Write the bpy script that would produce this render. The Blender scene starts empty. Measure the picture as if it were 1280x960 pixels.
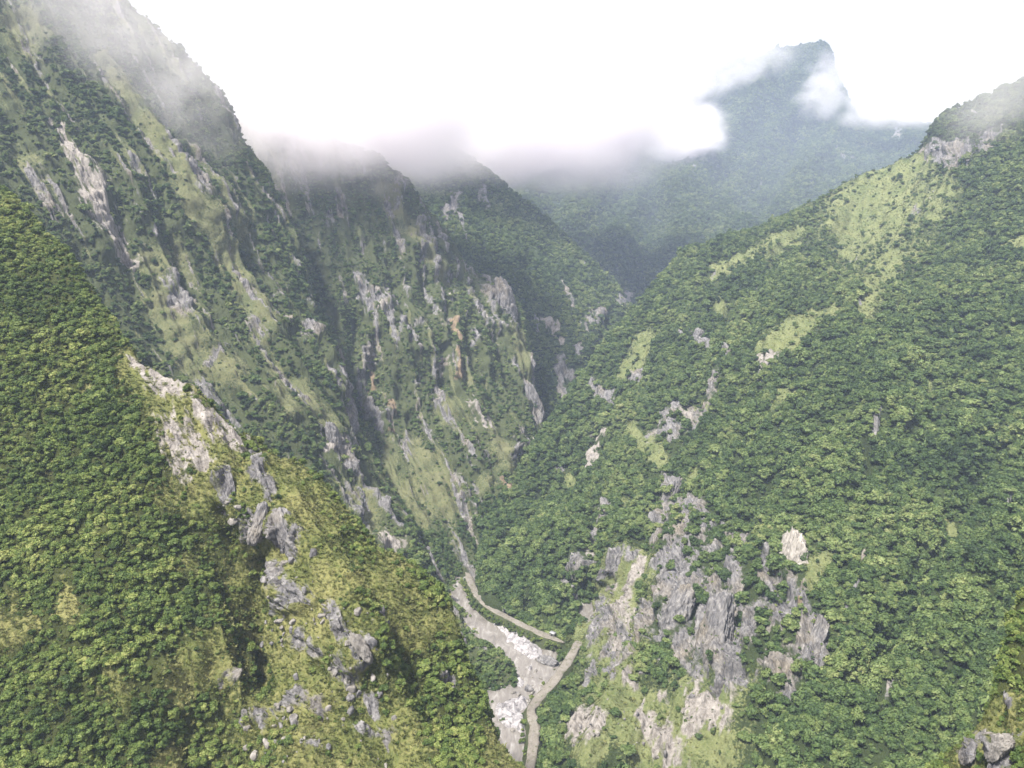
import bpy, math, random
import numpy as np

# ------------------------------------------------------------------ camera, sky, sun, exposure
SC = bpy.context.scene
COL = SC.collection
CAM_Z, PITCH, F = 330.0, math.radians(13.3), 970.0          # eye height above the river, tilt, focal length in 1280 px
cam = bpy.data.cameras.new("camera"); cam.sensor_width = 36.0; cam.lens = 36.0 * F / 1280.0
cam.clip_start, cam.clip_end = 1.0, 40000.0
camo = bpy.data.objects.new("camera", cam); COL.objects.link(camo)
camo.location = (0, 0, CAM_Z); camo.rotation_euler = (math.radians(90) - PITCH, 0, 0)
SC.camera = camo

SUN_ELEV, SUN_AZ = math.radians(60), math.radians(222)       # azimuth clockwise from +Y (view direction)
world = bpy.data.worlds.new("World"); SC.world = world; world.use_nodes = True
wn = world.node_tree; wn.nodes.clear()
sky = wn.nodes.new("ShaderNodeTexSky"); sky.sky_type = 'NISHITA'; sky.sun_disc = False
sky.sun_elevation = SUN_ELEV; sky.sun_rotation = SUN_AZ
bg_sky = wn.nodes.new("ShaderNodeBackground"); bg_sky.inputs[1].default_value = 0.06
wn.links.new(sky.outputs[0], bg_sky.inputs[0])
bg_cloud = wn.nodes.new("ShaderNodeBackground")
bg_cloud.inputs[0].default_value = (1.0, 0.945, 0.965, 1); bg_cloud.inputs[1].default_value = 0.305
mixw = wn.nodes.new("ShaderNodeMixShader"); mixw.inputs[0].default_value = 0.985   # closed overcast: a little blue sky behind the deck
wo = wn.nodes.new("ShaderNodeOutputWorld")
wn.links.new(bg_sky.outputs[0], mixw.inputs[1]); wn.links.new(bg_cloud.outputs[0], mixw.inputs[2])
wn.links.new(mixw.outputs[0], wo.inputs[0])

sun = bpy.data.lights.new("sun", 'SUN'); sun.energy = 3.6; sun.angle = math.radians(7); sun.color = (1.0, 0.95, 0.86)
suno = bpy.data.objects.new("sun", sun); COL.objects.link(suno)
suno.rotation_euler = (math.radians(90) - SUN_ELEV, 0, -SUN_AZ + math.pi)

SC.view_settings.view_transform = 'Standard'; SC.view_settings.look = 'None'
SC.view_settings.gamma = 1.0; SC.view_settings.use_curve_mapping = False
SC.view_settings.exposure = 1.82
cy = SC.cycles
cy.max_bounces = 12; cy.sample_clamp_indirect = 8; cy.diffuse_bounces = 3; cy.glossy_bounces = 2; cy.transmission_bounces = 2
cy.volume_bounces = 12; cy.transparent_max_bounces = 8
cy.use_adaptive_sampling = True; cy.adaptive_threshold = 0.015
cy.use_denoising = True; cy.denoiser = 'OPENIMAGEDENOISE'; cy.denoising_input_passes = 'RGB_ALBEDO_NORMAL'
cy.caustics_reflective = False; cy.caustics_refractive = False

HAZE = 1.2e-4
rng = np.random.default_rng(7)
random.seed(7)

# ------------------------------------------------------------------ small maths
CP, SP = math.cos(PITCH), math.sin(PITCH)

def place(u, v, d):
    """world point seen at photo pixel (u, v) at forward distance d"""
    u, v, d = np.asarray(u, float), np.asarray(v, float), np.asarray(d, float)
    up = (480.0 - v) / F * d
    return np.stack([(u - 640.0) / F * d, d * CP + up * SP, CAM_Z - d * SP + up * CP], -1)

def dist_at_height(v, z):
    """forward distance at which pixel row v reaches height z"""
    return (CAM_Z - z) / (SP + (v - 480.0) / F * CP)

H0 = dist_at_height

def project(P):
    y, z = P[..., 1], P[..., 2] - CAM_Z
    d = y * CP - z * SP
    up = y * SP + z * CP
    return 640 + P[..., 0] / d * F, 480 - up / d * F, d

_T = np.random.default_rng(3).random((64, 64, 64)).astype(np.float32)

def vnoise(p):
    p = np.asarray(p, np.float32)
    i = np.floor(p).astype(np.int64); f = (p - i).astype(np.float32)
    f = f * f * f * (f * (f * 6 - 15) + 10)
    i &= 63; j = (i + 1) & 63
    x0, y0, z0, x1, y1, z1 = i[..., 0], i[..., 1], i[..., 2], j[..., 0], j[..., 1], j[..., 2]
    fx, fy, fz = f[..., 0], f[..., 1], f[..., 2]
    a = _T[x0, y0, z0] * (1 - fx) + _T[x1, y0, z0] * fx
    b = _T[x0, y1, z0] * (1 - fx) + _T[x1, y1, z0] * fx
    c = _T[x0, y0, z1] * (1 - fx) + _T[x1, y0, z1] * fx
    d = _T[x0, y1, z1] * (1 - fx) + _T[x1, y1, z1] * fx
    return (a * (1 - fy) + b * fy) * (1 - fz) + (c * (1 - fy) + d * fy) * fz

def fbm(p, octv=4, gain=0.5, ridged=False):
    p = np.asarray(p, np.float32); out = 0; amp = 1.0; tot = 0
    for k in range(octv):
        n = vnoise(p * (2.03 ** k) + 17.3 * k)
        if ridged: n = 1 - np.abs(2 * n - 1)
        out = out + amp * n; tot += amp; amp *= gain
    return out / tot                                           # 0..1

def sstep(a, b, x):
    t = np.clip((x - a) / (b - a), 0, 1); return t * t * (3 - 2 * t)

def tps_fit(xy, val):
    n = len(xy); d = np.linalg.norm(xy[:, None] - xy[None], axis=-1)
    K = np.where(d > 0, d * d * np.log(d + 1e-9), 0) + np.eye(n) * 2e-4
    Pm = np.c_[np.ones(n), xy]
    A = np.zeros((n + 3, n + 3)); A[:n, :n] = K; A[:n, n:] = Pm; A[n:, :n] = Pm.T
    return np.linalg.solve(A, np.r_[val, np.zeros(3)])

def tps_eval(c, xy0, q):
    out = np.empty(len(q))
    for s in range(0, len(q), 40000):
        d = np.linalg.norm(q[s:s + 40000, None] - xy0[None], axis=-1)
        K = np.where(d > 0, d * d * np.log(d + 1e-9), 0)
        out[s:s + 40000] = K @ c[:len(xy0)] + c[len(xy0)] + q[s:s + 40000] @ c[len(xy0) + 1:]
    return out

def stroke_mask(u, v, strokes):
    """0..1 field: 1 on the polylines of discs (u, v, r), falling to 0 at about 1.6 r"""
    best = np.full(u.shape, 9.0, np.float32)
    for st in strokes:
        pts = [tuple(map(float, p)) for p in st]
        if len(pts) == 1: pts = pts * 2
        for (u0, v0, r0), (u1, v1, r1) in zip(pts[:-1], pts[1:]):
            R = 2.2 * max(r0, r1)
            m = (u > min(u0, u1) - R) & (u < max(u0, u1) + R) & (v > min(v0, v1) - R) & (v < max(v0, v1) + R)
            if not m.any(): continue
            uu, vv = u[m], v[m]
            L = (u1 - u0) ** 2 + (v1 - v0) ** 2
            t = np.clip(((uu - u0) * (u1 - u0) + (vv - v0) * (v1 - v0)) / max(L, 1e-6), 0, 1)
            q = np.hypot(uu - u0 - t * (u1 - u0), vv - v0 - t * (v1 - v0)) / (r0 + t * (r1 - r0))
            best[m] = np.minimum(best[m], q)
    return best                                                # normalised distance, 1 = rim

# ------------------------------------------------------------------ scene bookkeeping
def tag(o, label=None, cat=None, group=None, kind=None):
    if label: o["label"] = label
    if cat: o["category"] = cat
    if group: o["group"] = group
    if kind: o["kind"] = kind
    return o

def mesh_from_arrays(name, V, Fq, mats, attrs=None, mat_idx=None, smooth=True):
    me = bpy.data.meshes.new(name)
    V = np.ascontiguousarray(V, np.float32); Fq = np.ascontiguousarray(Fq, np.int32)
    n, k = Fq.shape
    me.vertices.add(len(V)); me.vertices.foreach_set("co", V.ravel())
    me.loops.add(n * k); me.loops.foreach_set("vertex_index", Fq.ravel())
    me.polygons.add(n); me.polygons.foreach_set("loop_start", np.arange(0, n * k, k, dtype=np.int32))
    me.polygons.foreach_set("loop_total", np.full(n, k, np.int32))
    if smooth: me.polygons.foreach_set("use_smooth", np.ones(n, bool))
    if mat_idx is not None: me.polygons.foreach_set("material_index", np.asarray(mat_idx, np.int32))
    for m in mats: me.materials.append(m)
    for nm, a in (attrs or {}).items():
        at = me.attributes.new(nm, 'FLOAT', 'POINT'); at.data.foreach_set("value", np.ascontiguousarray(a, np.float32).ravel())
    me.update(calc_edges=True); me.validate(clean_customdata=False)
    return me

def obj(name, me, parent=None):
    o = bpy.data.objects.new(name, me); COL.objects.link(o)
    if parent: o.parent = parent
    return o

# ------------------------------------------------------------------ node helpers
class NT:
    def __init__(self, mat):
        mat.use_nodes = True; self.t = mat.node_tree; self.t.nodes.clear()
    def n(self, typ, **kw):
        nd = self.t.nodes.new(typ)
        for k, v in kw.items(): setattr(nd, k, v)
        return nd
    def l(self, a, b): self.t.links.new(a, b)
    def val(self, sock, x):
        if hasattr(x, "is_output"): self.l(x, sock)
        else: sock.default_value = x
    def math(self, op, a, b=0.0, c=0.0, clamp=False):
        nd = self.n("ShaderNodeMath", operation=op, use_clamp=clamp)
        for i, x in enumerate((a, b, c)): self.val(nd.inputs[i], x)
        return nd.outputs[0]
    def mix(self, fac, a, b):
        nd = self.n("ShaderNodeMix", data_type='RGBA')
        self.val(nd.inputs[0], fac); self.val(nd.inputs[6], a); self.val(nd.inputs[7], b)
        return nd.outputs[2]
    def noise(self, vec, scale, detail=3.0, rough=0.5, dist=0.0):
        nd = self.n("ShaderNodeTexNoise"); self.l(vec, nd.inputs["Vector"])
        nd.inputs["Scale"].default_value = scale; nd.inputs["Detail"].default_value = detail
        nd.inputs["Roughness"].default_value = rough; nd.inputs["Distortion"].default_value = dist
        return nd.outputs[0]
    def attr(self, name, typ='GEOMETRY'):
        return self.n("ShaderNodeAttribute", attribute_name=name, attribute_type=typ).outputs["Fac"]
    def ramp(self, fac, stops):
        nd = self.n("ShaderNodeValToRGB"); cr = nd.color_ramp
        while len(cr.elements) < len(stops): cr.elements.new(0.5)
        for e, (p, c) in zip(cr.elements, stops): e.position = p; e.color = (*c, 1)
        self.l(fac, nd.inputs[0]); return nd.outputs[0]
    def sstep(self, a, b, x):
        nd = self.n("ShaderNodeMapRange", interpolation_type='SMOOTHSTEP')
        self.l(x, nd.inputs[0]); nd.inputs[1].default_value = a; nd.inputs[2].default_value = b
        return nd.outputs[0]
    def scaled(self, vec, s):
        nd = self.n("ShaderNodeMapping"); self.l(vec, nd.inputs[0]); nd.inputs["Scale"].default_value = s
        return nd.outputs[0]
    def surface(self, color, rough=0.9, bump=None, bump_dist=1.0, bump_str=0.6, spec=0.15):
        p = self.n("ShaderNodeBsdfPrincipled"); o = self.n("ShaderNodeOutputMaterial")
        self.val(p.inputs["Base Color"], color); self.val(p.inputs["Roughness"], rough)
        p.inputs["Specular IOR Level"].default_value = spec
        if bump is not None:
            b = self.n("ShaderNodeBump"); b.inputs["Strength"].default_value = bump_str; b.inputs["Distance"].default_value = bump_dist
            self.l(bump, b.inputs["Height"]); self.l(b.outputs[0], p.inputs["Normal"])
        self.l(p.outputs[0], o.inputs[0]); return p

def rgba(r, g, b): return (r, g, b, 1.0)

def rock_color(t, pos):
    """grey crystalline rock: broad tone patches, fine mottling, dark joints"""
    st = t.scaled(pos, (1, 1, 0.3))
    broad = t.noise(pos, 0.035, 4, 0.6)
    fine = t.noise(st, 0.35, 6, 0.68, 0.8)
    c = t.ramp(fine, [(0.3, (0.035, 0.034, 0.038)), (0.44, (0.105, 0.102, 0.108)), (0.57, (0.19, 0.184, 0.187)), (0.75, (0.32, 0.305, 0.30))])
    warm = t.mix(t.sstep(0.45, 0.7, broad), c, t.ramp(fine, [(0.3, (0.055, 0.048, 0.040)), (0.5, (0.175, 0.155, 0.130)), (0.75, (0.34, 0.31, 0.27))]))
    return warm, fine

def terrain_material(name, floor_a, floor_b, grass_a, grass_b):
    m = bpy.data.materials.new(name); t = NT(m)
    pos = t.n("ShaderNodeNewGeometry").outputs["Position"]
    n1 = t.noise(pos, 0.05, 5, 0.62); n2 = t.noise(pos, 0.6, 4, 0.65); n3 = t.noise(t.scaled(pos, (1, 1, 0.45)), 0.14, 5, 0.65)
    floor = t.mix(n2, rgba(*floor_a), rgba(*floor_b))
    gtone = t.math('ADD', t.math('MULTIPLY', n1, 0.55), t.math('MULTIPLY', n2, 0.5))
    grass = t.mix(t.sstep(0.38, 0.66, gtone), rgba(*grass_a), rgba(*grass_b))
    rock, fine = rock_color(t, pos)
    pale = t.ramp(fine, [(0.3, (0.10, 0.09, 0.082)), (0.5, (0.24, 0.22, 0.205)), (0.72, (0.36, 0.338, 0.32))])
    ochre = t.ramp(fine, [(0.3, (0.075, 0.058, 0.042)), (0.5, (0.17, 0.130, 0.088)), (0.72, (0.27, 0.215, 0.145))])
    def fac(nm, noise, k=1.1):
        a = t.attr(nm)
        return t.sstep(0.34, 0.68, t.math('ADD', a, t.math('MULTIPLY', t.math('SUBTRACT', noise, 0.5), k)))
    c = t.mix(fac("grass", n2, 1.3), floor, grass)
    c = t.mix(fac("rock", n3, 1.6), c, rock)
    c = t.mix(fac("pale", n3, 1.3), c, pale)
    c = t.mix(fac("ochre", n3, 1.1), c, ochre)
    h = t.math('ADD', t.math('MULTIPLY', fine, 1.0), t.math('MULTIPLY', n2, 0.5))
    t.surface(c, 0.92, h, 2.0, 0.9)
    return m

def leaf_material(name, stops, hue_noise=0.012, leaf_scale=0.28):
    m = bpy.data.materials.new(name); t = NT(m)
    oi = t.n("ShaderNodeObjectInfo")
    nz = t.noise(oi.outputs["Location"], hue_noise, 3, 0.6)
    pos = t.n("ShaderNodeNewGeometry").outputs["Position"]
    leaf = t.noise(pos, leaf_scale, 3, 0.6)
    f = t.math('ADD', t.math('MULTIPLY', oi.outputs["Random"], 0.38), t.math('MULTIPLY', t.math('SUBTRACT', nz, 0.16), 0.9))
    f = t.math('ADD', f, t.math('MULTIPLY', t.math('SUBTRACT', leaf, 0.5), 1.0))
    c = t.ramp(f, stops)
    p = t.n("ShaderNodeBsdfPrincipled"); p.inputs["Roughness"].default_value = 0.6
    p.inputs["Specular IOR Level"].default_value = 0.25
    t.l(c, p.inputs["Base Color"])
    tr = t.n("ShaderNodeBsdfTranslucent"); t.l(c, tr.inputs[0])
    mx = t.n("ShaderNodeMixShader"); mx.inputs[0].default_value = 0.22
    t.l(p.outputs[0], mx.inputs[1]); t.l(tr.outputs[0], mx.inputs[2])
    o = t.n("ShaderNodeOutputMaterial"); t.l(mx.outputs[0], o.inputs[0])
    return m

def plain_rock(name, tint=1.0, k=1.0):
    m = bpy.data.materials.new(name); t = NT(m)
    pos = t.n("ShaderNodeNewGeometry").outputs["Position"]
    c, fine = rock_color(t, pos)
    if tint != 1.0: c = t.mix(tint, c, t.ramp(fine, [(p, tuple(k * x for x in col)) for p, col in [(0.3, (0.08, 0.073, 0.066)), (0.5, (0.20, 0.186, 0.17)), (0.72, (0.31, 0.29, 0.27))]]))
    t.surface(c, 0.9, fine, 1.0, 0.9); return m

M_SPUR = terrain_material("spur_ground", (0.022, 0.031, 0.010), (0.060, 0.068, 0.020), (0.080, 0.098, 0.028), (0.185, 0.18, 0.072))
M_WALL = terrain_material("gorge_wall_ground", (0.030, 0.042, 0.019), (0.078, 0.088, 0.040), (0.078, 0.093, 0.042), (0.142, 0.143, 0.074))
M_SLOPE = terrain_material("hillside_ground", (0.018, 0.029, 0.011), (0.045, 0.06, 0.022), (0.088, 0.112, 0.042), (0.165, 0.178, 0.080))
M_FAR = terrain_material("far_hill_ground", (0.018, 0.029, 0.014), (0.04, 0.058, 0.024), (0.09, 0.11, 0.04), (0.16, 0.18, 0.08))
M_ROCK = plain_rock("grey_rock"); M_PALEROCK = plain_rock("pale_rock", 0.8)
M_FRESH = plain_rock("fresh_cream_rock", 0.95, 1.45)
M_TREE = leaf_material("tree_leaves", [(0.10, (0.022, 0.042, 0.015)), (0.35, (0.054, 0.093, 0.029)), (0.55, (0.102, 0.150, 0.046)), (0.74, (0.172, 0.217, 0.076)), (0.95, (0.27, 0.29, 0.12))])
M_SHRUB = leaf_material("shrub_leaves", [(0.10, (0.024, 0.044, 0.012)), (0.35, (0.062, 0.102, 0.024)), (0.55, (0.118, 0.165, 0.040)), (0.74, (0.195, 0.235, 0.066)), (0.95, (0.30, 0.31, 0.11))], 0.03, 0.6)
M_TUFT = leaf_material("grass_blades", [(0.10, (0.055, 0.075, 0.02)), (0.45, (0.115, 0.135, 0.040)), (0.85, (0.23, 0.225, 0.095))], 0.05)
M_BARK = bpy.data.materials.new("bark"); _t = NT(M_BARK); _t.surface(rgba(0.11, 0.085, 0.06), 0.95)

# ------------------------------------------------------------------ terrain layers
class Layer: pass

def build_layer(name, label, crest, controls, vbot, material, step, streak, strokes, bulges, detail, base_mix, back=1.0):
    """one mountainside: crest line and face given by points (pixel, distance); real relief added in world space"""
    cu = np.array([p[0] for p in crest], float); cv = np.array([p[1] for p in crest], float)
    pts = np.array([(p[0], p[1]) for p in list(crest) + list(controls)], float)
    dep = np.array([p[2] for p in list(crest) + list(controls)], float)
    q0 = pts / 500.0
    coef = tps_fit(q0, 1000.0 / dep)
    nu = int((cu[-1] - cu[0]) / step) + 1
    us = np.linspace(cu[0], cu[-1], nu); vc = np.interp(us, cu, cv)
    k = max(1, int(14 / step)); ker = np.ones(k) / k
    vc = np.convolve(np.r_[np.full(k, vc[0]), vc, np.full(k, vc[-1])], ker, 'same')[k:-k]
    jag = detail.get('jag', 5.0); vc = vc + jag * (2 * fbm(np.stack([us / 26.0, us * 0 + cu[0], us * 0 + 2.2], -1), 4, 0.6) - 1) * np.clip((us - us[0]) / 60, 0, 1)
    vb = np.maximum(np.interp(us, [p[0] for p in vbot], [p[1] for p in vbot]), vc + 12)
    nv = int(np.percentile(vb - vc, 85) / step) + 1
    tt = np.linspace(0, 1, nv)
    U = np.repeat(us[None], nv, 0); V = vc[None] + (vb - vc)[None] * tt[:, None]
    D = 1000.0 / np.maximum(tps_eval(coef, q0, np.stack([U.ravel(), V.ravel()], -1) / 500.0), 0.12)
    P = place(U, V, D.reshape(U.shape))
    # rows behind the crest: roll over the top and fall away
    ray = P[0, :, :2] / np.linalg.norm(P[0, :, :2], axis=-1, keepdims=True)
    offs = np.array([600, 380, 240, 150, 95, 60, 36, 20, 10, 4.0]) * back
    rows = []
    for o in offs:
        B = P[0].copy(); B[:, :2] += ray * o
        B[:, 2] -= (0.9 * o if o > 40 * back else o * o / (44 * back)) 
        rows.append(B)
    P = np.concatenate([np.array(rows), P], 0)
    U = np.concatenate([np.repeat(us[None], len(offs), 0), U], 0); V = np.concatenate([np.repeat(vc[None], len(offs), 0), V], 0)
    nb = len(offs)
    # base normals, smoothed
    gu = np.gradient(P, axis=1); gv = np.gradient(P, axis=0)
    N = np.cross(gv, gu); N /= np.linalg.norm(N, axis=-1, keepdims=True) + 1e-9
    view = P - np.array([0, 0, CAM_Z])
    if (np.einsum('ijk,ijk->ij', N[nb:], view[nb:]) > 0).mean() > 0.5: N = -N
    for _ in range(6):
        N[1:-1] = (N[:-2] + N[1:-1] * 2 + N[2:]) / 4; N[:, 1:-1] = (N[:, :-2] + N[:, 1:-1] * 2 + N[:, 2:]) / 4
    N /= np.linalg.norm(N, axis=-1, keepdims=True) + 1e-9
    # world coordinates along the strike (s), and height
    lay = Layer(); lay.coef, lay.q0 = coef, q0
    def base_depth(u, v): return float(1000.0 / tps_eval(coef, q0, np.array([[u, v]]) / 500.0)[0])
    a, b = [place(*p, base_depth(*p)) for p in streak]
    h = (b - a)[:2]; h /= np.linalg.norm(h); strike = np.array([-h[1], h[0]])
    s = P[..., :2] @ strike; hgt = P[..., 2]; along = P[..., :2] @ h
    S = lambda ls, lz, o=0: np.stack([s / ls + o, hgt / lz, along / lz + 3.3], -1)
    # material masks
    warp_n = fbm(P / 25.0, 3) - 0.5
    wu = (fbm(P / 18.0 + 5, 3) - 0.5); wv = (fbm(P / 18.0 + 40, 3) - 0.5)
    masks = {}
    streakn = fbm(S(base_mix.get('ls', 14), base_mix.get('lz', 90)), 4, 0.55)
    finen = fbm(S(base_mix.get('ls', 14) * 0.3, base_mix.get('lz', 90) * 0.2, 21), 3, 0.6)
    crack = fbm(S(base_mix.get('ls', 14) * 0.5, base_mix.get('lz', 90) * 0.22, 55), 4, 0.6)
    patchn = fbm(P / base_mix.get('lp', 60) + 9, 4, 0.55)
    for kind in ('grass', 'rock', 'pale', 'ochre'):
        m = np.zeros(P.shape[:2], np.float32)
        if strokes.get(kind):
            w = base_mix.get('warp', 14)
            q = stroke_mask(U + wu * w * 2, V + wv * w * 2, strokes[kind])
            m = np.clip(1.12 - 0.60 * q + warp_n * 0.7 + (streakn - 0.5) * 0.9 + (finen - 0.5) * 1.2, 0, 1)
            if kind == 'grass': m = np.clip(1.2 - 0.56 * q + warp_n * 0.6 + (streakn - 0.5) * 0.5 + (finen - 0.5) * 0.4, 0, 1)
            m[q > 2.1] = 0
        masks[kind] = m
    for kind in ('grass', 'rock'):
        lo, sk, pk = base_mix.get(kind, (1.0, 0, 0))          # threshold, weight of streaks, weight of patches
        g = (sk * streakn + pk * (patchn if kind == 'grass' else fbm(P / 45.0 + 77, 4, 0.55))) / max(sk + pk, 1e-6)
        masks[kind] = np.maximum(masks[kind], 0.75 * sstep(lo - 0.03, lo + 0.07, g))
    if strokes.get('rockzone'):
        zq = stroke_mask(U + wu * 20, V + wv * 20, strokes['rockzone']); zone = 1 - sstep(0.7, 1.35, zq)
        zn = 0.6 * crack + 0.4 * patchn
        masks['rock'] = np.maximum(masks['rock'], zone * (0.46 + 0.46 * sstep(0.40, 0.53, zn)))
    masks['rock'] = masks['rock'] * (1 - 0.8 * masks['pale']) * (0.55 + 0.45 * sstep(0.36, 0.50, crack))
    masks['pale'] = masks['pale'] * (0.45 + 0.55 * sstep(0.34, 0.5, crack))
    masks['grass'] = masks['grass'] * (0.72 + 0.28 * sstep(0.33, 0.5, fbm(P / 9.0 + 60, 3)))
    rocky = np.clip(masks['rock'] + 0.6 * masks['pale'] + 0.8 * masks['ochre'], 0, 1)
    # relief
    A1, A2, A3 = detail.get('amp', (14, 5, 5)); sc = detail.get('scale', 1.0)
    disp = A1 * (fbm(S(70 * sc, 320 * sc), 3, 0.5, True) - 0.6) * 2
    disp += A2 * (fbm(S(22 * sc, 110 * sc, 8), 3, 0.5, True) - 0.6) * 2
    disp += A2 * 0.8 * (fbm(P / (16 * sc), 4, 0.5) - 0.5) * 2
    blocky = fbm(S(7 * sc, 24 * sc, 3), 4, 0.6, True) - 0.55
    cells = vnoise(S(5 * sc, 12 * sc, 31)); cells = np.round(cells * 5) / 5 - 0.5
    ledge = (hgt / (9 * sc) + 1.4 * fbm(P / 20.0, 2)); ledge = (ledge - np.floor(ledge)); ledge = np.minimum(ledge * 1.6, 1) - 0.5
    disp += A3 * rocky * (blocky * 2.0 + cells * 0.9 + ledge * 0.35)
    disp += 0.5 * sc * (fbm(P / 2.5, 3) - 0.5)
    for (amt, st) in bulges:
        disp += amt * (1 - sstep(0.2, 1.5, stroke_mask(U, V, st)))
    fade = 0.35 + 0.65 * sstep(0, 26, V - vc[None]); fade[:4] = 0.1
    P = P + N * (disp * fade)[..., None]
    # mesh
    R, C = P.shape[:2]
    idx = np.arange(R * C).reshape(R, C)
    Fq = np.stack([idx[:-1, :-1], idx[1:, :-1], idx[1:, 1:], idx[:-1, 1:]], -1).reshape(-1, 4)
    me = mesh_from_arrays(name, P.reshape(-1, 3), Fq, [material], {k2: masks[k2] for k2 in masks})
    o = obj(name, me); tag(o, label, None, None, "structure")
    lay.P, lay.U, lay.V, lay.N, lay.masks, lay.rocky, lay.nb, lay.obj, lay.F = P, U, V, N, masks, rocky, nb, o, Fq
    lay.us, lay.vc, lay.s, lay.patch = us, vc, s, patchn
    uu = np.array(U[nb:]); vv = np.array(V[nb:])
    lay.frontU, lay.frontV = uu, vv
    return lay

def surf(lay, u, v):
    """world point and normal on a layer's finished surface under pixel (u, v)"""
    j = int(np.clip(round((u - lay.us[0]) / (lay.us[1] - lay.us[0])), 0, len(lay.us) - 1))
    colv = lay.V[lay.nb:, j]; i = int(np.argmin(np.abs(colv - v))) + lay.nb
    return lay.P[i, j].copy(), lay.N[i, j].copy()

spur = build_layer("wooded_spur", "shrubby near spur with a bare rocky spine on the left",
    [(-420, -150, 600), (-170, 60, 470), (-60, 170, 410), (0, 237, 385), (30, 262, 378), (60, 295, 368), (95, 338, 356), (130, 392, 342), (150, 430, 332), (165, 452, 325), (200, 470, 321), (230, 488, 318), (265, 515, 314),
     (300, 548, 312), (330, 566, 313), (365, 580, 315), (400, 598, 315), (440, 645, 310), (470, 680, 305), (520, 722, 300), (560, 762, 295), (578, 828, 286), (592, 866, 280), (614, 925, 268), (632, 948, 264), (664, 978, 260), (720, 1050, 252), (800, 1165, 238), (900, 1320, 222)],
    [(0, 600, 290), (-150, 500, 300), (100, 700, 268), (200, 600, 294), (310, 760, 286), (305, 700, 292), (325, 820, 280), (380, 760, 264), (335, 650, 284), (265, 600, 296), (420, 830, 256), (440, 720, 278), (500, 860, 262), (560, 900, 262), (250, 830, 256),
     (0, 960, 225), (-150, 960, 225), (150, 960, 235), (300, 960, 248), (340, 960, 242), (450, 960, 238), (600, 960, 246), (560, 1060, 232), (200, 1060, 222), (0, 1060, 210), (300, 1220, 205), (700, 1220, 226), (-420, 500, 345), (-420, 960, 235)],
    [(-420, 1120), (0, 1180), (700, 1300), (900, 1400)], M_SPUR, 1.7, [(300, 560), (480, 900)],
    dict(pale=[[(172, 456, 9), (200, 474, 16), (226, 490, 15)], [(216, 540, 19), (245, 566, 24), (264, 582, 12)], [(245, 518, 12), (272, 538, 17), (300, 560, 13)], [(235, 500, 8), (246, 512, 6)]],
         rock=[[(272, 600, 13), (285, 625, 10)], [(312, 562, 10), (318, 590, 14), (335, 610, 8)], [(315, 645, 13), (312, 670, 10)], [(345, 645, 9), (355, 680, 17), (368, 668, 8)], [(328, 712, 7), (342, 720, 14), (372, 742, 18), (350, 755, 10)],
               [(410, 760, 10), (430, 790, 9), (455, 810, 8)], [(370, 800, 13), (395, 815, 10)], [(440, 800, 12), (455, 830, 12)], [(415, 838, 12), (440, 850, 12)], [(465, 870, 8), (470, 890, 6)], [(310, 900, 10), (332, 895, 7), (335, 912, 6)], [(350, 890, 8), (375, 870, 8)], [(395, 880, 8), (410, 893, 6)],
               [(280, 845, 8), (290, 843, 5)], [(395, 932, 8)], [(450, 905, 7), (480, 915, 10)], [(470, 750, 7), (485, 775, 6)], [(570, 850, 6), (560, 840, 5)]],
         grass=[[(165, 455, 12), (215, 505, 26), (260, 560, 30), (300, 610, 30)], [(160, 470, 14), (200, 500, 12)], [(265, 620, 25), (285, 650, 16)], [(345, 600, 26), (385, 650, 34)], [(350, 690, 60), (380, 770, 66), (400, 860, 80), (410, 950, 80)], [(260, 825, 28), (225, 850, 20)],
                [(470, 720, 30), (520, 790, 22), (560, 780, 16)], [(470, 900, 30), (500, 950, 34)], [(638, 940, 24), (660, 965, 22)], [(155, 768, 9)], [(12, 795, 18), (40, 780, 9)], [(215, 620, 14)], [(210, 955, 16)], [(230, 715, 12)]]),
    [(-7, [[(316, 705, 7), (311, 755, 10), (322, 800, 8), (330, 850, 10)]]), (-5, [[(272, 640, 8), (290, 680, 8)]]), (5, [[(345, 655, 22)], [(355, 735, 26)], [(440, 820, 26)], [(272, 600, 10)], [(318, 590, 14)]]), (-4, [[(560, 852, 8)], [(395, 900, 10)]])],
    dict(amp=(5, 3.2, 4.0), scale=0.5, jag=13.0), dict(grass=(0.64, 0.5, 1.0), rock=(1.0, 0, 0), ls=5, lz=26, lp=18, warp=8), back=0.35)

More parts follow.
